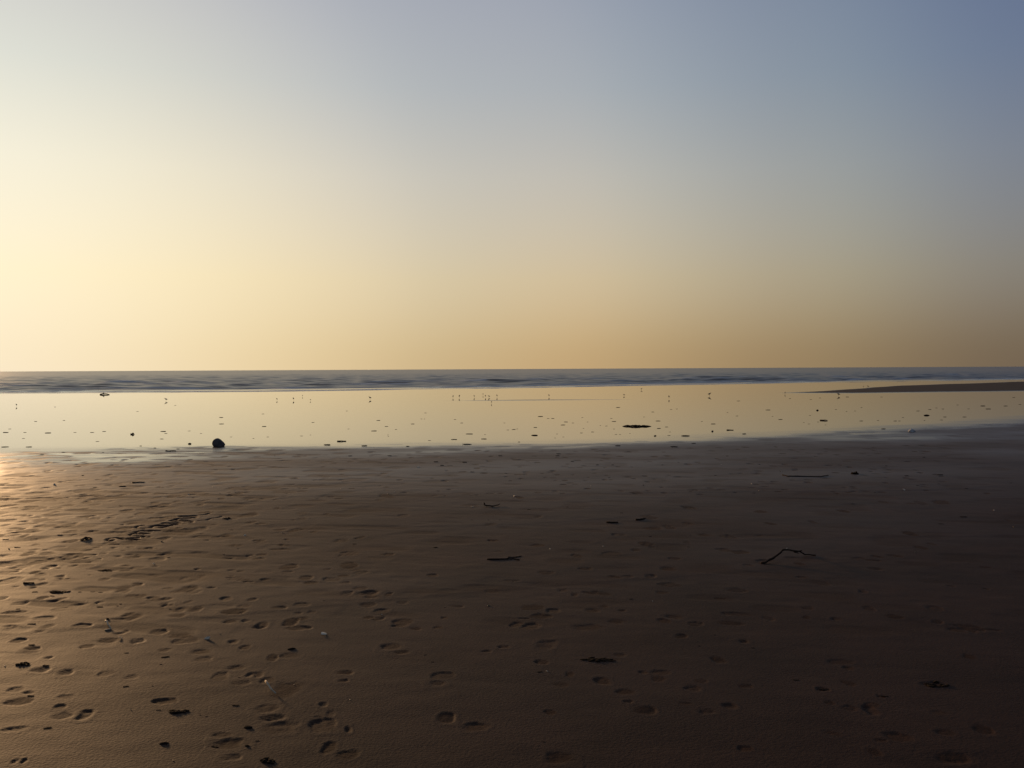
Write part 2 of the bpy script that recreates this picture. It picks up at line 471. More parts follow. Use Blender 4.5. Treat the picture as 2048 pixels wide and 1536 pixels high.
# zigzag line somebody scratched into the sand
def Z(x, y): return (200 + x * 280 / 2048.0, 1000 + y * 280 / 2048.0)
zig = [(165, 598), (95, 585), (130, 562), (250, 550), (350, 575), (480, 588), (590, 578), (380, 562), (470, 552), (620, 545), (650, 530), (480, 522),
       (430, 510), (480, 492), (640, 500), (720, 490), (540, 478), (520, 466), (620, 452), (740, 460), (735, 450), (870, 452)]
stamp_line([Z(*p) for p in zig], 0.017, 0.011)
zig2 = [(640, 370), (560, 380), (525, 400), (560, 412), (640, 414), (740, 408), (770, 382), (860, 370), (980, 380), (1000, 378), (900, 408), (870, 404),
        (960, 392), (1060, 366), (1140, 350), (910, 345), (940, 330), (1080, 335), (1180, 330), (1030, 300), (1080, 292), (1230, 310), (1340, 330), (1355, 312), (1260, 296), (1150, 290),
        (1100, 280), (1160, 268), (1300, 270), (1410, 258), (1320, 252), (1180, 245), (1170, 236), (1320, 230), (1420, 222), (1540, 215), (1600, 192)]
stamp_line([Z(*p) for p in zig2], 0.017, 0.011)
stamp_line([Z(*p) for p in [(1440, 300), (1560, 295), (1620, 270), (1740, 255), (1780, 238)]], 0.017, 0.008)
GZ += (GROOVE + RIM * (GROOVE > -0.008)) * NEAR
SCUFF = np.maximum(SCUFF, np.clip(-GROOVE / 0.011, 0, 1) * 0.9 * NEAR)

pads = []
def P4(x0, y0, lst):
    for t in lst:
        pads.append((x0 + t[0] / 4, y0 + t[1] / 4, t[2] / 4, t[3] / 4))
P4(0, 1180, [(155,110,110,30),(430,92,100,20),(130,178,160,25),(500,155,130,35),(640,120,120,25),(800,100,60,25),(990,8,130,30),(355,225,130,35),(385,290,90,40),
 (320,330,90,30),(660,285,120,30),(150,405,105,35),(260,465,140,30),(240,490,130,40),(860,405,160,40),(1100,405,110,45),(1010,330,60,35),(960,345,90,20),(700,450,110,40),
 (390,540,90,30),(325,635,130,55),(1060,210,160,70),(1030,195,80,50),(1430,160,130,40),(1425,205,140,30),(1565,155,110,45),(1335,125,80,25),(1545,15,120,40),(1230,60,100,20),
 (1335,70,110,25),(1270,335,130,50),(1440,365,190,50),(1480,405,160,55),(1310,480,115,35),(1610,495,150,50),(1630,555,130,40),(1870,415,90,40),(1960,460,80,40),(1870,170,220,50),
 (1950,130,100,30),(1810,70,80,40),(1050,695,135,50),(850,665,110,50),(530,660,120,60),(130,795,130,50),(235,820,100,25),(170,890,190,60),(525,855,120,40),(480,935,80,40),
 (490,1010,150,55),(680,1000,110,90),(700,975,130,25),(1330,890,150,40),(1900,620,140,40),(1760,695,110,70),(1930,740,150,40),(2000,680,80,50),(110,1115,200,40),(1840,1230,220,100),
 (1770,1160,140,40),(1850,1340,170,60),(120,1370,45,110),(195,1370,35,60)])
P4(512, 1180, [(915,20,130,40),(920,55,110,30),(730,25,90,40),(1060,35,50,25),(900,118,130,35),(1005,165,120,28),(1180,255,140,70),(1455,300,80,25),(1080,450,170,55),(1160,498,140,42),
 (280,255,110,60),(335,305,150,40),(130,545,90,80),(255,525,150,50),(50,285,90,60),(1490,685,170,55),(1455,745,150,55),(250,790,230,140),(90,720,110,50),(100,945,180,80),(130,1020,190,50),
 (185,1105,210,85),(540,915,60,40),(600,985,80,60),(545,1080,190,110),(740,1120,60,60),(590,1255,110,90),(745,1320,150,60),(1525,1025,150,100),(1755,1095,180,70),(720,660,110,35),(700,725,80,25),
 (1990,455,110,30),(1840,490,110,25),(20,675,70,60)])
P4(1024, 1180, [(740,130,80,30),(880,165,80,20),(620,300,220,50),(1300,215,150,40),(1465,270,90,35),(1750,265,220,40),(1780,190,240,30),(860,520,140,40),(270,440,130,100),(720,730,120,60),(910,815,170,45),
 (460,675,80,60),(1190,660,140,40),(1440,785,140,30),(1070,960,170,70),(1355,370,90,40),(370,1340,230,110),(1650,560,130,70),(1850,410,90,40),(930,890,90,30),(240,575,110,40),(1560,970,160,50),(1740,930,120,50),(330,170,90,35),(150,290,110,50)])
P4(1536, 1180, [(810,150,80,40),(1330,145,100,40),(1600,300,200,60),(550,575,180,50),(640,625,90,40),(440,795,90,30),(1340,755,180,45),(900,850,80,30),(1480,1340,320,100),(1720,1120,140,80),(820,960,100,80),
 (1050,1180,200,80),(900,1200,100,30),(1500,320,100,40)])
P4(0, 900, [(1260,875,120,40),(990,1105,140,60),(370,830,110,30),(590,850,200,50),(400,880,80,30),(60,915,180,40),(180,935,140,25),(400,935,120,40),(50,980,160,50),(80,1045,150,60),(1500,1115,160,60),(620,905,120,20),
 (830,965,180,25),(300,465,160,40),(430,480,100,30),(360,610,180,30),(1440,660,240,60)])
P4(512, 900, [(745,925,120,55),(740,830,160,40),(400,1020,100,40),(600,1035,130,40),(720,1060,70,20),(920,1140,130,50),(260,935,130,40),(45,740,90,20),(1060,835,100,20)])
for k, (a, b, c, d) in enumerate(pads):
    stamp_pad(a, b, c, d, 0.0022 + 0.0032 * random.random(), random.uniform(-0.25, 0.25))
# more prints scattered over the trodden strip, thinning out to one side
for k in range(190):
    fx = random.random() ** 1.5
    px = fx * 2048; py = random.uniform(985, 1260)
    stamp_pad(px, py, random.uniform(14, 34), random.uniform(4, 10), random.uniform(0.0015, 0.0045), random.uniform(-0.5, 0.5))
for k in range(28):
    stamp_pad(random.uniform(1000, 2048), random.uniform(1150, 1520), random.uniform(18, 42), random.uniform(7, 16), random.uniform(0.001, 0.003), random.uniform(-0.6, 0.6))

for k in range(260):       # the trampled patch
    px = random.gauss(190, 190); py = random.gauss(1055, 60)
    if py < 940: continue
    stamp_pad(px, py, random.uniform(9, 26), random.uniform(2, 5.5), random.uniform(0.002, 0.006), random.uniform(-0.5, 0.5))
for k in range(420):
    px = random.uniform(0, 1900); py = 900 + 95 * random.random() ** 1.3 - (px - 1000) * 0.012
    stamp_pad(px, py, random.uniform(6, 17), random.uniform(1.2, 2.6), random.uniform(0.003, 0.008), random.uniform(-0.3, 0.3))
beach = grid_mesh("beach", GX, GY, GZ, M_SAND, {"wet": WET, "scuff": SCUFF}, wrap=True)
beach["kind"] = "structure"
beach["label"] = "trodden damp brown sand running down to a mirror-wet flat"

# ------------------------------------------------------------------ the sea
def solve_shore(th):
    r = np.full_like(th, 70.0)
    for _ in range(60):
        y = shore_y(r * np.sin(th)); r = 0.6 * r + 0.4 * y / np.cos(th)
    return r
th = np.radians(np.concatenate([np.linspace(-62, -34, 50, endpoint=False), np.linspace(-34, 34, 760, endpoint=False), np.linspace(34, 58, 50)]))
rs = solve_shore(th)
vv = np.concatenate([np.linspace(-1.5, 45, 190, endpoint=False), 45 * np.exp(np.linspace(0, math.log(500 / 45), 260)), np.exp(np.linspace(math.log(600), math.log(30000), 30))])
RS = rs[None, :] + vv[:, None]
SX = RS * np.sin(th)[None, :]; SY = RS * np.cos(th)[None, :]
S = (SY - shore_y(SX)) * 0.85
ua = SX * 0.87 + SY * 0.5
amp = sstep(3.0, 14.0, S) * (1 - sstep(250, 480, RS))
eta = np.zeros_like(SX); FOAM = np.zeros_like(SX)
# breakers running in, broken into lengths
ph = S + 1.6 * fbm(ua * 0.035, S * 0.02, 201, 3)
for c0, wdt, hgt, sd in ((0.8, 0.3, 0.045, 1), (2.6, 0.35, 0.08, 2), (5.6, 0.45, 0.11, 3), (9.5, 0.5, 0.13, 4), (18, 0.7, 0.18, 5), (25, 0.8, 0.18, 6), (33, 0.9, 0.19, 7), (42, 1.0, 0.19, 8)):
    q = (ph - c0 - 1.3 * fbm(ua * 0.05, ua * 0 + sd, 300 + sd, 2)) / wdt
    ridge = np.where(q < 0, np.exp(-(q * 1.7) ** 2), np.exp(-(q * 0.75) ** 2))
    seg = 0.12 + 0.88 * sstep(0.38, 0.6, vnoise(ua * 0.075 + sd * 7.7, ua * 0 + sd, 400 + sd))
    eta += hgt * ridge * seg
    if c0 < 14:
        FOAM = np.maximum(FOAM, 0.7 * sstep(-2.6, -1.2, q) * sstep(-0.2, -0.8, q) * seg * sstep(0.35, 0.6, vnoise(ua * 0.4 + sd, S * 1.5, 640 + sd)))
# wind chop further out
for k in range(14):
    lam = 1.8 * 1.13 ** k; ang = rng.normal(0, 0.55)
    kx, ky = math.sin(ang - 0.5), math.cos(ang - 0.5)
    a = 0.011 * lam ** 0.7
    w = (1 - sstep(lam * 45, lam * 90, RS))
    eta += amp * w * a * np.sin(2 * math.pi * (SX * kx + SY * ky) / lam + rng.uniform(0, 6.28) + 1.5 * fbm(SX * 0.05, SY * 0.05, 500 + k, 2))
SZ = 0.004 + eta - 0.03 * sstep(0.0, -1.2, S)
foam = 0.75 * sstep(0.5, 0.1, np.abs(S - 0.55 - 0.5 * fbm(ua * 0.2, ua * 0, 600, 3))) * sstep(0.3, 0.6, vnoise(ua * 0.08, ua * 0, 610))
foam = np.maximum(foam, 0.6 * sstep(0.09, 0.16, eta) * sstep(0.58, 0.74, vnoise(ua * 0.12, S * 0.25, 620)) * (S < 50))
foam = np.maximum(foam, FOAM)
sea = grid_mesh("sea", SX, SY, SZ, M_WATER, {"foam": np.clip(foam, 0, 1), "calm": 1 - sstep(3, 8, S)})
sea["kind"] = "structure"
sea["label"] = "choppy grey sea with low breakers reaching to the horizon"

# ------------------------------------------------------------------ things lying on the beach
def tag(o, label, cat, group=None):
    o["label"] = label; o["category"] = cat
    if group:
        o["group"] = group
    return o

def blob_mesh(name, seed, sub=2, rough=0.35, flat=False):
    bm = bmesh.new()
    bmesh.ops.create_icosphere(bm, subdivisions=sub, radius=1.0)
    r = random.Random(seed)
    dirs = [(Vector((r.gauss(0, 1), r.gauss(0, 1), r.gauss(0, 1))).normalized(), r.uniform(-1, 1)) for _ in range(14)]
    for v in bm.verts:
        n = v.co.normalized()
        k = 1 + rough * sum(a * max(0, n.dot(d)) ** 3 for d, a in dirs) * 0.6
        v.co = n * max(0.35, k)
        if v.co.z < -0.35:
            v.co.z = -0.35 + (v.co.z + 0.35) * 0.2
    me = bpy.data.meshes.new(name)
    bm.to_mesh(me); bm.free()
    me.polygons.foreach_set("use_smooth", [True] * len(me.polygons))
    return me

def shard_mesh(name, seed):
    """a flat torn scrap of weed: a thick, curled, ragged leaf"""
    r = random.Random(seed)
    n = 14
    top, bot = [], []
    for i in range(n):
        a = 2 * math.pi * i / n
        rad = 1 + r.uniform(-0.38, 0.25)
        x, y = math.cos(a) * rad, math.sin(a) * rad * 0.8
        z = 0.35 + 0.5 * r.random() * abs(math.cos(a)) ** 2
        top.append((x, y, z)); bot.append((x * 1.02, y * 1.02, z - 0.42))
    verts = top + bot + [(0, 0, 0.75), (0, 0, -0.1)]
    f = []
    for i in range(n):
        j = (i + 1) % n
        f += [(i, j, 2 * n), (n + j, n + i, 2 * n + 1), (i, n + i, n + j), (i, n + j, j)]
    me = bpy.data.meshes.new(name)
    me.from_pydata(verts, [], f); me.update()
    return me

def put(name, me, px, py, wpx, hpx=None, mat=None, rot=None, sink=0.25, depth=None, zscale=None):
    """place a unit mesh so that it spans wpx photo pixels at pixel (px, py), its foot on the sand"""
    p = at(px, py); dist = math.hypot(p.x, p.y)
    a = 0.5 * wpx * dist / F
    h = (zscale if zscale else a * 0.3) if hpx is None else hpx * dist / F
    if dist < 14 and hpx and not name.startswith('shell'):
        h *= 0.5
    o = bpy.data.objects.new(name, me)
    C.objects.link(o)
    o.location = (p.x, p.y, p.z + h * (0.5 - sink) * 0.3)
    o.scale = (a, depth if depth else a * random.uniform(0.5, 0.8), h * 0.62)
    o.rotation_euler = (0, 0, random.uniform(-0.35, 0.35) if rot is None else rot)
    if mat and not me.materials:
        me.materials.append(mat)
    return o

def tube(name, pts, radii, mat, sides=7, parent=None):
    verts, faces = [], []
    n = len(pts)
    rr_ = random.Random(int(abs(pts[0].x * 1000)) + n)
    for i, p in enumerate(pts):
        t = (pts[min(i + 1, n - 1)] - pts[max(i - 1, 0)]).normalized()
        s = t.cross(Vector((0, 0, 1)))
        s = s.normalized() if s.length > 1e-4 else Vector((1, 0, 0))
        w = s.cross(t).normalized()
        for k in range(sides):
            a = 2 * math.pi * k / sides
            rad = radii[i] * rr_.uniform(0.85, 1.15)
            verts.append(p + (s * math.cos(a) + w * math.sin(a)) * rad)
    for i in range(n - 1):
        for k in range(sides):
            k2 = (k + 1) % sides
            faces.append((i * sides + k, i * sides + k2, (i + 1) * sides + k2, (i + 1) * sides + k))
    faces.append(tuple(range(sides))[::-1]); faces.append(tuple((n - 1) * sides + k for k in range(sides)))
    return mesh_obj(name, verts, faces, mat, True, parent)

def resample(pts, step):
    out = [pts[0]]
    for a, b in zip(pts[:-1], pts[1:]):
        k = max(1, int((b - a).length / step))
        for i in range(1, k + 1):
            out.append(a.lerp(b, i / k))
    return out

def stick(name, pix, rad, lifts=None, mat=None, twigs=(), wob=0.25):
    """a stick through photo pixels on the sand; lifts = height of each point above it; twigs = (pixels, lifts, radius)"""
    mat = mat or M_WOOD
    def path(pp, lf, r0):
        base = [at(*q) for q in pp]
        lf = lf or [r0 * 0.6] * len(pp)
        pts = [b + Vector((0, 0, l)) for b, l in zip(base, lf)]
        pts = resample(pts, max(0.02, r0 * 3))
        return [p + Vector((random.gauss(0, 1), random.gauss(0, 1), random.gauss(0, 0.5))) * r0 * wob for p in pts]
    pts = path(pix, lifts, rad)
    n = len(pts)
    rads = [rad * (1 - 0.45 * i / max(1, n - 1)) for i in range(n)]
    if not twigs:
        return tube(name, pts, rads, mat)
    o = bpy.data.objects.new(name, None); C.objects.link(o)
    o.empty_display_size = 0.1
    tube("stem", pts, rads, mat, 7, o)
    for tp, tl, tr in twigs:
        q = path(tp, tl, tr)
        tube("twig", q, [tr * (1 - 0.4 * i / max(1, len(q) - 1)) for i in range(len(q))], mat, 6, o)
    return o

def lifted(px, py, ref_py):
    """height above the sand so that a point on the ground at ref_py shows at py"""
    p = at(px, ref_py)
    return (ref_py - py) * math.hypot(p.x, p.y) / F

# --- two rocks
def rock(name, px, py, wpx, hpx, seed, mat, shape):
    p = at(px, py); dist = p.y
    w = wpx * dist / F; h = hpx * dist / F
    bm = bmesh.new()
    bmesh.ops.create_icosphere(bm, subdivisions=4, radius=1.0)
    r = random.Random(seed)
    planes = [(Vector((r.gauss(0, 1), r.gauss(0, 1), r.gauss(0, 0.8))).normalized(), r.uniform(0.72, 0.95)) for _ in range(11)]
    for v in bm.verts:
        n = v.co.normalized(); c = n.copy()
        for d, k in planes:
            s = c.dot(d)
            if s > k:
                c -= d * (s - k) * 0.9
        c *= 1 + 0.03 * math.sin(n.x * 9 + seed) * math.sin(n.y * 8) * math.sin(n.z * 10)
        x, y, z = c
        x = x * (1 if z > 0 else 1 + 0.25 * z) + shape * (z if z > 0 else 0)
        v.co = Vector((x * w * 0.53, y * w * 0.45, max(z * 0.75 * (1 - 0.38 * max(0.0, x)) + 0.28, -0.06) * h * 0.98))
    me = bpy.data.meshes.new(name); bm.to_mesh(me); bm.free()
    me.polygons.foreach_set("use_smooth", [True] * len(me.polygons))
    me.materials.append(mat)
    o = bpy.data.objects.new(name, me); C.objects.link(o)
    o.location = (p.x, p.y, p.z - 0.012)
    return o

tag(rock("rock", 437.5, 893, 24, 17.5, 4, M_ROCK, -0.22), "rounded dark brown rock at the edge of the mirror-wet sand", "rock")
tag(rock("rock", 1823, 864, 15, 7.5, 9, M_PALEROCK, -0.1), "small rock with a pale side on damp sand just landward of the wet flat", "rock")

# --- driftwood and sticks that can be told apart
o = stick("driftwood_log", [(200, 789.5), (205, 789.5), (212, 789.3), (219, 789.6)], 0.045, [0.02, 0.05, 0.05, 0.015], twigs=[([(205.5, 789.5), (208, 789.6)], [0.05, 0.14], 0.035)])
tag(o, "dark lump of driftwood lying at the water's edge", "driftwood")
o = stick("bent_stick", [(1522, 1127), (1530, 1127), (1550, 1124), (1566, 1122), (1576, 1121), (1590, 1121), (1600, 1119), (1609, 1111.5), (1632, 1111.5)], 0.009,
          [0.006, 0.008, lifted(1550, 1114, 1124), lifted(1566, 1101, 1122), lifted(1576, 1100, 1121), lifted(1590, 1103, 1121), lifted(1600, 1103.5, 1119), 0.012, 0.004],
          twigs=[([(1600, 1119), (1603, 1118)], [lifted(1600, 1104, 1119), lifted(1603, 1101, 1118)], 0.008),
                 ([(1588, 1121), (1597, 1120)], [lifted(1588, 1104, 1121), lifted(1597, 1107, 1120)], 0.006)])
tag(o, "dark stick arched off the sand like a bent elbow", "stick")
o = stick("curved_stick", [(968, 1013), (969, 1013), (972, 1013.5), (985, 1013.5), (997, 1012.5), (999, 1011)], 0.009,
          [lifted(968, 1005, 1013), lifted(969, 1009, 1013), 0.012, 0.010, 0.015, lifted(999, 1008, 1011)])
tag(o, "short dark stick with both ends turned up like a shallow cup", "stick")
o = stick("forked_stick", [(975, 1119), (990, 1119.5), (1012, 1118.5), (1027, 1118), (1039, 1121)], 0.0075, None,
          twigs=[([(1012, 1118.5), (1018, 1114.5), (1030, 1115), (1043, 1112.5)], None, 0.005)])
tag(o, "thin dark forked stick lying flat on the sand", "stick")
o = stick("long_stick", [(1565, 950.5), (1576, 953), (1600, 953), (1640, 954), (1657, 951)], 0.009, None)
tag(o, "long straight thin stick lying flat on the damp sand", "stick")
tag(stick("stick", [(1213, 1045.5), (1222, 1046), (1236, 1045.5)], 0.010, None), "short thick stick beside a small lump on shadowy sand", "stick")
tag(stick("stick", [(1272, 1040.5), (1279, 1040), (1291, 1037.5)], 0.010, None), "little stick with a knobbly end on shadowy sand", "stick")
tag(stick("stick", [(264, 966), (275, 965.5), (290, 965)], 0.010, None), "stout dark stick on damp sand near a low black lump", "stick")
tag(stick("stick", [(47, 1167), (58, 1167.5), (69, 1166.5)], 0.007, None), "short straight dark stick among footprints at the sunlit edge", "stick")
tag(stick("stick", [(331, 902.5), (342, 902.7), (352, 902.3)], 0.013, None), "straight stick on the damp sand just below the big rock", "stick")
tag(stick("stick", [(674, 883), (683, 883), (692, 882.8)], 0.014, None), "straight stick lying on the wet flat parallel to the shore", "stick")
tag(stick("stick", [(1640, 841), (1646, 841.2), (1655, 841.6)], 0.02, None), "tapered stick on the wet flat, blunt end to one side", "stick")
tag(stick("stick", [(1453, 860.5), (1460, 860.3), (1467, 860.6)], 0.012, None), "thin stick on the wet flat close to its dull edge", "stick")
tag(stick("straw_twig", [(211, 1246), (214, 1249), (218, 1255), (221, 1259)], 0.006, [lifted(211, 1246, 1250), 0.02, 0.012, 0.004], M_STRAW,
          twigs=[([(221, 1259), (215, 1260.5), (209, 1261)], None, 0.005)]), "pale forked straw twig near a dark seed lump", "twig")
tag(stick("straw_twig", [(531, 1374), (538, 1380), (544, 1385), (551, 1389)], 0.0055, [0.03, 0.02, 0.012, 0.005], M_STRAW), "pale straight straw sticking into a scuffed hollow in the sand", "twig")

# --- weed clumps
def weed_clump(name, px, py, wpx, hpx, n, seed, label, depth_k=0.5, star=False):
    """tangled strands and knots of weed joined in one body"""
    r = random.Random(seed)
    p0 = at(px, py); dist = math.hypot(p0.x, p0.y)
    w = wpx * dist / F; h = hpx * dist / F; dep = max(w * 0.25, min(w * depth_k, 0.5))
    if dist < 14:
        dep = max(dep, 0.6 * hpx * dist * dist / (CAM_H * F)); h *= 0.38
    verts, faces = [], []
    def strand(pts, rad):
        sides = 5; b0 = len(verts)
        for i, p in enumerate(pts):
            t = (pts[min(i + 1, len(pts) - 1)] - pts[max(i - 1, 0)]).normalized()
            s = t.cross(Vector((0, 0, 1))); s = s.normalized() if s.length > 1e-4 else Vector((1, 0, 0))
            q = s.cross(t)
            k = rad * (0.35 + 0.65 * math.sin(math.pi * (i + 0.5) / len(pts))) * r.uniform(0.8, 1.2)
            for j in range(sides):
                a = 2 * math.pi * j / sides
                verts.append(p + s * math.cos(a) * k * 1.6 + q * math.sin(a) * k * 0.7)
        for i in range(len(pts) - 1):
            for j in range(sides):
                j2 = (j + 1) % sides
                faces.append((b0 + i * sides + j, b0 + i * sides + j2, b0 + (i + 1) * sides + j2, b0 + (i + 1) * sides + j))
        faces.append(tuple(b0 + j for j in range(sides))[::-1]); faces.append(tuple(b0 + (len(pts) - 1) * sides + j for j in range(sides)))
    for i in range(n):
        cx = r.uniform(-0.42, 0.42) * w; cy = r.gauss(0, 0.25) * dep
        L = w * r.uniform(0.18, 0.42); a = r.gauss(0, 0.5)
        top = h * r.uniform(0.25, 0.95) * (1 - abs(cx) / w * 1.3)
        pts = []
        if star:
            a = 2 * math.pi * i / n + r.gauss(0, 0.2); L = w * r.uniform(0.6, 1.0)
            cx = math.cos(a) * L * 0.42; cy = math.sin(a) * L * 0.25; top = h * r.uniform(0.5, 1.6)
        for k in range(7):
            t = k / 6 - 0.5
            if star:
                q_ = t + 0.5
                x = math.cos(a) * q_ * L * 0.5; y = math.sin(a) * q_ * dep * 0.5; z = top * (1 - q_) ** 0.8
                gz = ground_z(p0.x + x, p0.y + y) - p0.z
                pts.append(Vector((x, y, gz + max(z, 0.002))))
                continue
            x = cx + math.cos(a) * t * L; y = cy + math.sin(a) * t * L * 0.6 + 0.05 * L * math.sin(t * 9 + i)
            z = top * (1 - (2 * t) ** 2) * 0.85
            gz = ground_z(p0.x + x, p0.y + y) - p0.z
            pts.append(Vector((x, y, gz + max(z, 0.002))))
        strand(pts, max(h * 0.16, 0.004) * r.uniform(0.7, 1.3))
    o = mesh_obj(name, verts, faces, M_WEED)
    o.location = p0
    return tag(o, label, "seaweed")

weed_clump("seaweed_clump", 1272, 853, 54, 4.4, 46, 3, "long dark heap of seaweed, largest on the mirror-wet flat", 0.4)
weed_clump("seaweed_clump", 172, 1079, 18, 9, 20, 4, "spiky star-shaped tuft of weed among trodden sand", 0.8, True)
weed_clump("seaweed_clump", 265, 869, 7, 4.6, 12, 5, "small upright tuft of weed standing on the wet flat")
weed_clump("seaweed_clump", 356, 1424, 34, 8, 22, 6, "broken dark strip of weed beside a double footprint", 0.5)
weed_clump("seaweed_clump", 46, 1329, 24, 9, 16, 7, "feathery sprig of weed on warm-lit sand", 0.5)
weed_clump("seaweed_clump", 533, 1523, 30, 12, 20, 8, "black clump of weed with a pale strand at the photo's lower edge", 0.7)
weed_clump("seaweed_clump", 1196, 1320, 60, 6, 30, 9, "long thin dark strip of seaweed on the dimmest sand", 0.35)
weed_clump("seaweed_clump", 1711, 948, 15, 7, 14, 10, "dark lump of weed beside the long straight stick", 0.7)
weed_clump("seaweed_clump", 455, 1037, 14, 6, 14, 11, "dark tuft of weed at the end of the scratched zigzag", 0.7)
weed_clump("seaweed_clump", 210, 1142, 30, 6, 18, 12, "ragged greenish weed scattered below the zigzag", 0.5)
weed_clump("seaweed_clump", 120, 1184, 36, 6, 18, 13, "wispy weed strand on the sunlit sand by a short stick", 0.5)
weed_clump("seaweed_clump", 1876, 1372, 44, 7, 18, 14, "flat black weed lying on the darkest sand", 0.5)

# --- scraps, pebbles and shells
SHARDS = [shard_mesh("weed_scrap", 40 + i) for i in range(6)]
LUMPS = [blob_mesh("weed_lump", 60 + i, 2, 0.5) for i in range(4)]
for me in SHARDS + LUMPS:
    me.materials.append(M_WEED)

wet_scraps = [(47,877,5),(58,894,10),(10,894,12),(97,866,11),(11,865,10),(209,863,7),(327,863,10),(332,867,6),(443,848,9),(443,835,8),(402,867,4),(379,862,5),(462,874,4),(507,877,4),
 (195,883,6),(324,878,7),(184,865,7),(72,843,6),(150,865,5),(128,841,5),(50,865,6),(20,858,5),(275,823,4),(351,811,4),(110,814,3),
 (526,828,5),(626,845,6),(529,853,9),(621,870,3),(536,874,5),(748,862,10),(757,841,8),(773,853,7),(826,848,8),(792,859,5),(909,879,13),(939,868,13),(968,878,11),(859,881,6),(924,846,6),(910,839,5),
 (1009,846,4),(1016,860,5),(851,826,5),(843,838,4),(849,838,3),(776,870,3),(777,873,3),(603,872,5),(970,869,3),(697,858,4),(694,822,4),
 (1081,833,10),(1106,837,7),(1096,837,5),(1132,844,8),(1126,850,9),(1071,855,8),(1185,864,6),(1223,837,5),(1228,843,8),(1338,871,6),(1333,854,7),(1318,857,9),(1316,842,9),(1306,824,6),(1426,848,9),
 (1474,832,5),(1477,802,6),(1163,866,6),(1114,868,4),(1028,859,8),(1034,858,4),(1146,846,5),(1236,815,8),(1213,852,5),(1228,858,4),(1165,835,4),(1175,844,3),(1232,869,5),(1240,869,4),(1260,867,3),(1340,864,4),
 (1354,818,4),(1342,819,4),(1404,843,4),(1455,825,3),(1201,851,3),(1167,857,3),(1127,874,4),(1110,876,3),(1288,834,4),
 (1672,819,4),(1620,831,4),(1561,839,8),(1723,842,7),(1976,818,8),(1937,818,4),(1929,834,7),(1890,834,6),(1806,835,4),(1799,842,5),(1790,842,6),(1836,822,6),(2011,812,7),(1966,812,9),(1618,848,4),
 (1608,845,3),(1723,815,3),(1756,841,4),(1883,840,5),(1886,818,5),(1873,816,4),(1860,819,6),(1915,810,4),(2040,809,4),(1640,796,4),(1695,794,6),(1580,797,4),(1622,799,4),(1536,820,8),(1545,833,3),(1693,823,3),
 (1849,841,3),(1763,794,4),(2028,795,5),(1710,822,3),(1651,850,3),(1636,844,4)]
for i, (px, py, w) in enumerate(wet_scraps):
    o = put("weed_scrap", SHARDS[i % 6], px, py, w, max(0.7, min(1.7, w * 0.16)))
    if py < 806: z_ = "far out on the wet flat among the birds"
    elif px < 350: z_ = "on the brightest wet flat left of the big rock"
    elif px < 640: z_ = "on the wet flat just right of the big rock"
    elif px < 880: z_ = "on the wet flat between the big rock and the middle"
    elif px < 1060: z_ = "mid wet flat in front of the bird row"
    elif px < 1245: z_ = "on the wet flat left of the long seaweed heap"
    elif px < 1360: z_ = "on the wet flat close round the long seaweed heap"
    elif px < 1580: z_ = "on the wet flat right of the long seaweed heap"
    elif px < 1780: z_ = "on the wet flat in front of the sand bar's tip"
    else: z_ = "on the dim wet flat beyond the pale-sided rock"
    tag(o, "small dark weed scrap " + z_, "weed scrap", "weed scraps on the wet flat")
for i, (px, py, w, h, lab) in enumerate([
    (379, 888, 6, 3, "dark lump of weed left of the big rock on the wet flat"),
    (1069, 871, 13, 2.4, "thick dark lump of weed near the middle of the wet flat's dull edge"),
    (1853, 831, 12, 2.4, "black flat lump of weed beyond the pale-sided rock on the wet flat"),
    (1635, 821, 5, 3, "round black weed lump alone on the wet flat below the sand bar"),
    (1310, 872, 5, 2.5, "black weed lump on the edge of the wet flat under the seaweed heap"),
    (1425, 863, 4, 3, "round black weed lump beside a thin stick on the wet flat"),
    (246, 973, 13, 4, "low rounded black lump on damp sand beside a stout stick"),
    (871, 1095, 10, 3.5, "flat black lump alone on smooth sand left of the forked stick"),
    (327, 1487, 16, 8, "rounded black lump on warm sand near the photo's lower edge"),
    (496, 1455, 18, 8, "dark humped lump beside a cluster of footprints"),
    (584, 1298, 16, 7, "dark rounded lump above a shallow footprint"),
    (215, 1238, 7, 6, "dark seed-like lump above the pale forked twig"),
    (494, 1492, 9, 6, "small crumpled dark lump among the lowest footprints")]):
    o = put("weed_lump", LUMPS[i % 4], px, py, w, h)
    tag(o, lab, "lump")

edge_scraps = [(655,890,12),(729,892,11),(934,889,18),(816,893,8),(356,898,6),(282,892,5),(84,909,6),(127,905,7),(206,905,4),(310,896,5),(1371,872,15),(1388,887,9),(1038,884,4),(1236,892,10),(1348,894,14),(1489,868,8),(1767,858,8),
 (780,912,9),(700,912,7),(872,924,9),(884,931,8),(930,925,10),(1000,912,8),(945,944,9),(1012,947,6),(1115,912,8),(1117,908,9),(1145,923,7),(1195,930,6),(1219,955,5),(1225,930,5),(1266,986,5),(1325,930,4),(1431,951,6),(1508,986,7),(1519,929,4),
 (1135,1014,5),(1058,1019,7),(1243,1026,6),(1381,1070,4),(1300,1073,6),(1378,1094,7),(1772,932,4),(1848,915,5),(1835,971,6),(2022,966,5),(1877,968,5),(1813,952,8),(1880,950,9),(1927,1034,12),(1882,1048,10),(1750,985,6),(1933,977,7),(1706,1008,8),
 (494,1000,5),(459,989,5),(440,987,4),(471,985,4),(190,975,7),(166,951,5),(241,1012,6),(214,1024,4),(120,1070,10),(12,1079,11),(34,1095,12),(476,1097,5),(448,1109,4),(463,1060,6),(337,1115,7),
 (1000,1040,5),(977,1040,4),(944,1040,5),(604,1059,7),(709,1088,8),(890,1215,5),(976,1212,5),(648,1201,4)]
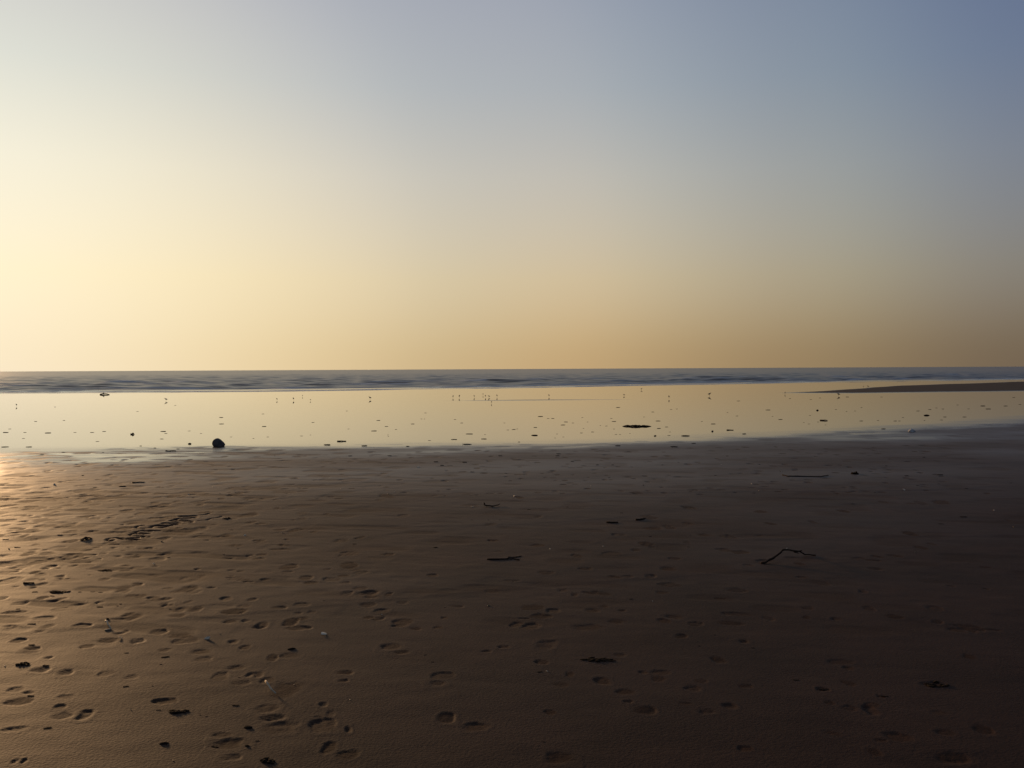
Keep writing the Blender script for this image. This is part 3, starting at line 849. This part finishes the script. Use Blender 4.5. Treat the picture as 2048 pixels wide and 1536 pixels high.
for i, (px, py, w) in enumerate(edge_scraps):
    o = put("weed_scrap", SHARDS[i % 6], px, py, w, max(1.2, min(3, w * 0.25)))
    if py < 915: z_ = "right along the landward edge of the wet flat"
    elif px < 520: z_ = "on the trodden sand around the scratched zigzag"
    elif px < 940: z_ = "on the damp sand left of the cup-shaped stick"
    elif px < 1160: z_ = "on the damp sand near the cup-shaped stick"
    elif px < 1540: z_ = "on the dim damp sand near the short thick stick"
    else: z_ = "on the dim damp sand near the long straight stick"
    tag(o, "small dark weed scrap " + z_, "weed scrap", "weed scraps on the damp sand")
near_scraps = [(64,1248,14),(65,1290,13),(91,1331,12),(62,1392,14),(95,1456,15),(252,1373,11),(331,1314,14),(201,1214,13),(430,1494,16),(472,1411,15),(253,1306,9),(305,1372,4),(322,1329,5),(37,1218,8),(185,1184,8),(160,1184,6),(201,1185,9),(70,1184,10),(317,1420,8),(371,1419,6),(104,1192,9),
 (235,1212,5),(241,1208,5),(340,1218,5),(413,1433,4),(401,1430,4),(478,1355,5),(515,1482,9),(850,1310,6),(865,1324,6),(1262,1198,7),(1088,1484,7),(1398,1292,5),(1430,1270,5),(1506,1296,8),(1080,1344,12),(1648,1379,18),(1770,1393,16),(1592,1360,12)]
for i, (px, py, w) in enumerate(near_scraps):
    o = put("weed_scrap", SHARDS[(i * 5) % 6], px, py, w, max(2.0, w * 0.22))
    if px < 130: z_ = "among footprints at the sunlit edge of the near sand"
    elif px < 300: z_ = "near the pale forked twig on the near sand"
    elif px < 560: z_ = "among the thickest footprints on the near sand"
    elif px < 900: z_ = "on the smooth near sand past the thickest footprints"
    else: z_ = "on the darkest near sand"
    tag(o, "leaf-shaped dark weed scrap " + z_, "weed scrap", "weed scraps among the nearer footprints")

def shell_mesh(name, seed):
    """half a clam: a ribbed fan-shaped cup with thickness"""
    r = random.Random(seed)
    verts, faces = [], []
    nu, nv = 12, 5
    for layer in (0, 1):
        for i in range(nv + 1):
            t = i / nv
            for j in range(nu + 1):
                a = math.pi * (0.08 + 0.84 * j / nu)
                rib = 1 + 0.05 * (j % 2) * t
                rad = t * rib * (1 - 0.06 * layer)
                x = math.cos(a) * rad; y = math.sin(a) * rad * 1.05 - 0.5
                z = 0.75 * (1 - t ** 2.2) - 0.12 * layer * (t < 1) + 0.25 * (r.random() - 0.5) * 0.15
                verts.append((x, y, z))
    n1 = (nu + 1) * (nv + 1)
    for l in (0, 1):
        for i in range(nv):
            for j in range(nu):
                a = l * n1 + i * (nu + 1) + j
                q = (a, a + nu + 1, a + nu + 2, a + 1)
                faces.append(q if l == 0 else q[::-1])
    for j in range(nu):
        a = nv * (nu + 1) + j
        faces.append((a, a + n1, a + n1 + 1, a + 1))
    me = bpy.data.meshes.new(name); me.from_pydata(verts, [], faces); me.update()
    me.polygons.foreach_set("use_smooth", [True] * len(me.polygons))
    return me
SH1, SH2 = shell_mesh("shell", 1), shell_mesh("shell", 2)
SH1.materials.append(M_SHELL); SH2.materials.append(M_SHELL)
SH3 = shell_mesh("shell", 3); SH3.materials.append(M_TANSHELL)
def shell(px, py, w, h, label, me=None, group=None, rx=0.3):
    o = put("shell", me or SH1, px, py, w, h, rot=random.uniform(0, 6.28), depth=None)
    o.scale[1] = o.scale[0]
    o.rotation_euler = (random.uniform(-rx, rx), random.uniform(-rx, rx), random.uniform(0, 6.28))
    tag(o, label, "shell", group)
    return o
shell(414, 1278, 15, 4, "bright white broken shell standing up on brown sand", rx=0.9)
shell(648, 1268, 24, 5, "flat whitish shell in front of a dark scrape")
shell(240, 1277, 12, 6, "tan shell lying in a footprint near the pale twig", SH3, rx=0.8)
shell(109, 970, 6, 5, "bright white shell on the sunlit trodden strip", rx=0.8)
shell(837, 935, 7, 3, "pale shell on grey damp sand near the middle of the wet edge")
shell(490, 1071, 6, 3, "small white shell right of the scratched zigzag")
shell(324, 1084, 5, 4, "tiny upright white shell below the scratched zigzag", rx=0.8)
shell(307, 1128, 5, 4, "little white shell in front of a round footprint", rx=0.6)
shell(1808, 980, 8, 4, "whitish shell on the dim sand below the pale-sided rock")
shell(763, 1230, 6, 4, "small pale shell at the tip of a footprint pair", rx=0.6)
shell(977, 1212, 5, 4, "small pale shell alone on the dark smooth sand", rx=0.6)
shell(1094, 1343, 6, 4, "small pale shell with weed on the dimmest near sand", rx=0.6)
shell(1030, 992, 7, 4, "sliver of white shell right of the cup-shaped stick", rx=0.7)
shell(944, 1014, 8, 3, "pale broken shell left of the cup-shaped stick")
for px, py in [(427,974),(469,981),(377,989),(777,988),(1182,972),(1518,982),(565,1066),(1443,930),(1503,968),(789,984),(682,979),(660,940),(1287,971),(18,1098),(260,965),(1574,1097),(1831,1105),(2026,1054),(1305,1203),(700,1400),(346,1521),(10,1332),(588,1370),(440,1268),(262,1420),(1100,1098),(1206,1093),(1988,1021),(1562,943),(549,912)]:
    shell(px, py, random.uniform(2.6, 4.0), random.uniform(2.2, 3.2), "tiny whitish shell fragment dotted on the sand", SH2, "tiny shell fragments", 0.8)

# --- wading birds
def ring_body(name, rings, mat):
    bm = bmesh.new()
    prev = None
    for x, z, r in rings:
        cur = [bm.verts.new((x, math.cos(2 * math.pi * k / 8) * r * 0.9, z + math.sin(2 * math.pi * k / 8) * r)) for k in range(8)]
        if prev:
            for k in range(8):
                bm.faces.new((prev[k], prev[(k + 1) % 8], cur[(k + 1) % 8], cur[k]))
        else:
            bm.faces.new(cur[::-1])
        prev = cur
    bm.faces.new(prev)
    me = bpy.data.meshes.new(name); bm.to_mesh(me); bm.free()
    me.polygons.foreach_set("use_smooth", [True] * len(me.polygons)); me.materials.append(mat)
    return me
BODY = ring_body("body", [(-0.105, 0.088, 0.003), (-0.07, 0.095, 0.016), (-0.035, 0.100, 0.030), (0.0, 0.104, 0.036), (0.03, 0.112, 0.032), (0.048, 0.128, 0.020),
                          (0.058, 0.145, 0.016), (0.068, 0.153, 0.017), (0.08, 0.152, 0.012), (0.087, 0.150, 0.004)], M_FEATHER)
BILL = ring_body("bill", [(0.084, 0.150, 0.004), (0.105, 0.146, 0.003), (0.122, 0.142, 0.001)], M_LEG)
def bird_leg(s_):
    bm = bmesh.new()
    pts = [Vector((0.0, 0.014 * s_, 0.08)), Vector((-0.008, 0.014 * s_, 0.042)), Vector((0.004, 0.014 * s_, 0.002)), Vector((0.024, 0.014 * s_, 0.0015))]
    prev = None
    for p in pts:
        cur = [bm.verts.new(p + Vector((math.cos(a_) * 0.0028, math.sin(a_) * 0.0028, 0))) for a_ in (0, 2.09, 4.19)]
        if prev:
            for k in range(3):
                bm.faces.new((prev[k], prev[(k + 1) % 3], cur[(k + 1) % 3], cur[k]))
        prev = cur
    lm = bpy.data.meshes.new("leg"); bm.to_mesh(lm); bm.free(); lm.materials.append(M_LEG)
    return lm
LEGS = [bird_leg(-1), bird_leg(1)]
FLOCK = "tiny dark wading bird in the row of birds near the middle of the far flat"
BIRDS = [(554,801,0.9,"tiny wading bird, outermost of the scattered pair beyond the big rock"),(587,801,1.15,"dark wading bird between a fainter pair on the far flat"),
 (605,793.5,0.8,"faint wading bird nearest the surf left of the lone dark bird"),(621,802,0.7,"very small faint wading bird beside a darker one on the far flat"),
 (740,799,1.15,"lone wading bird with a clear reflection left of the row of birds"),
 (906,796,1.1,FLOCK),(918.5,796,1.25,FLOCK),(948.5,795,0.95,FLOCK),(966,791,0.95,FLOCK),(971,795,1.0,FLOCK),(978,795,0.85,FLOCK),(994,794.5,1.1,FLOCK),
 (983,807,0.8,"tiny wading bird standing apart in front of the row of birds"),(1098,794,1.1,"single wading bird right of the row of birds"),
 (1283,780,1.0,"wading bird closest to the surf in the middle distance"),(1338,797.5,1.25,"wading bird with a reflection straight beyond the seaweed heap"),
 (1419,792,1.35,"largest wading bird, dark, right of the seaweed heap"),(1248,792,0.8,"faint wading bird left of the seaweed heap on the far flat"),
 (1677,792,1.2,"wading bird in front of the narrow tip of the sand bar"),(1570,788.5,1.0,"wading bird at the very tip of the sand bar"),
 (1736,775,1.1,"darker bird of the pair beyond the sand bar"),(1727,775,0.9,"fainter bird of the pair beyond the sand bar"),
 (332,802,1.1,"wading bird on the far flat beyond and left of the big rock"),(33,813,0.9,"wading bird nearest the sunlit side of the far flat")]
for px, py, k, lab in BIRDS:
    p = at(px, py)
    b = bpy.data.objects.new("wading_bird", None); C.objects.link(b)
    b.empty_display_size = 0.05
    b.location = p; b.scale = (0.8 * k, 0.8 * k, 0.88 * k)
    b.rotation_euler = (0, 0, random.choice((-1, 1)) * math.pi / 2 + random.gauss(0, 0.7))
    tag(b, lab, "bird", "wading birds on the far wet flat")
    for nm, me in (("body", BODY), ("bill", BILL), ("leg", LEGS[0]), ("leg", LEGS[1])):
        l = bpy.data.objects.new(nm, me); C.objects.link(l); l.parent = b
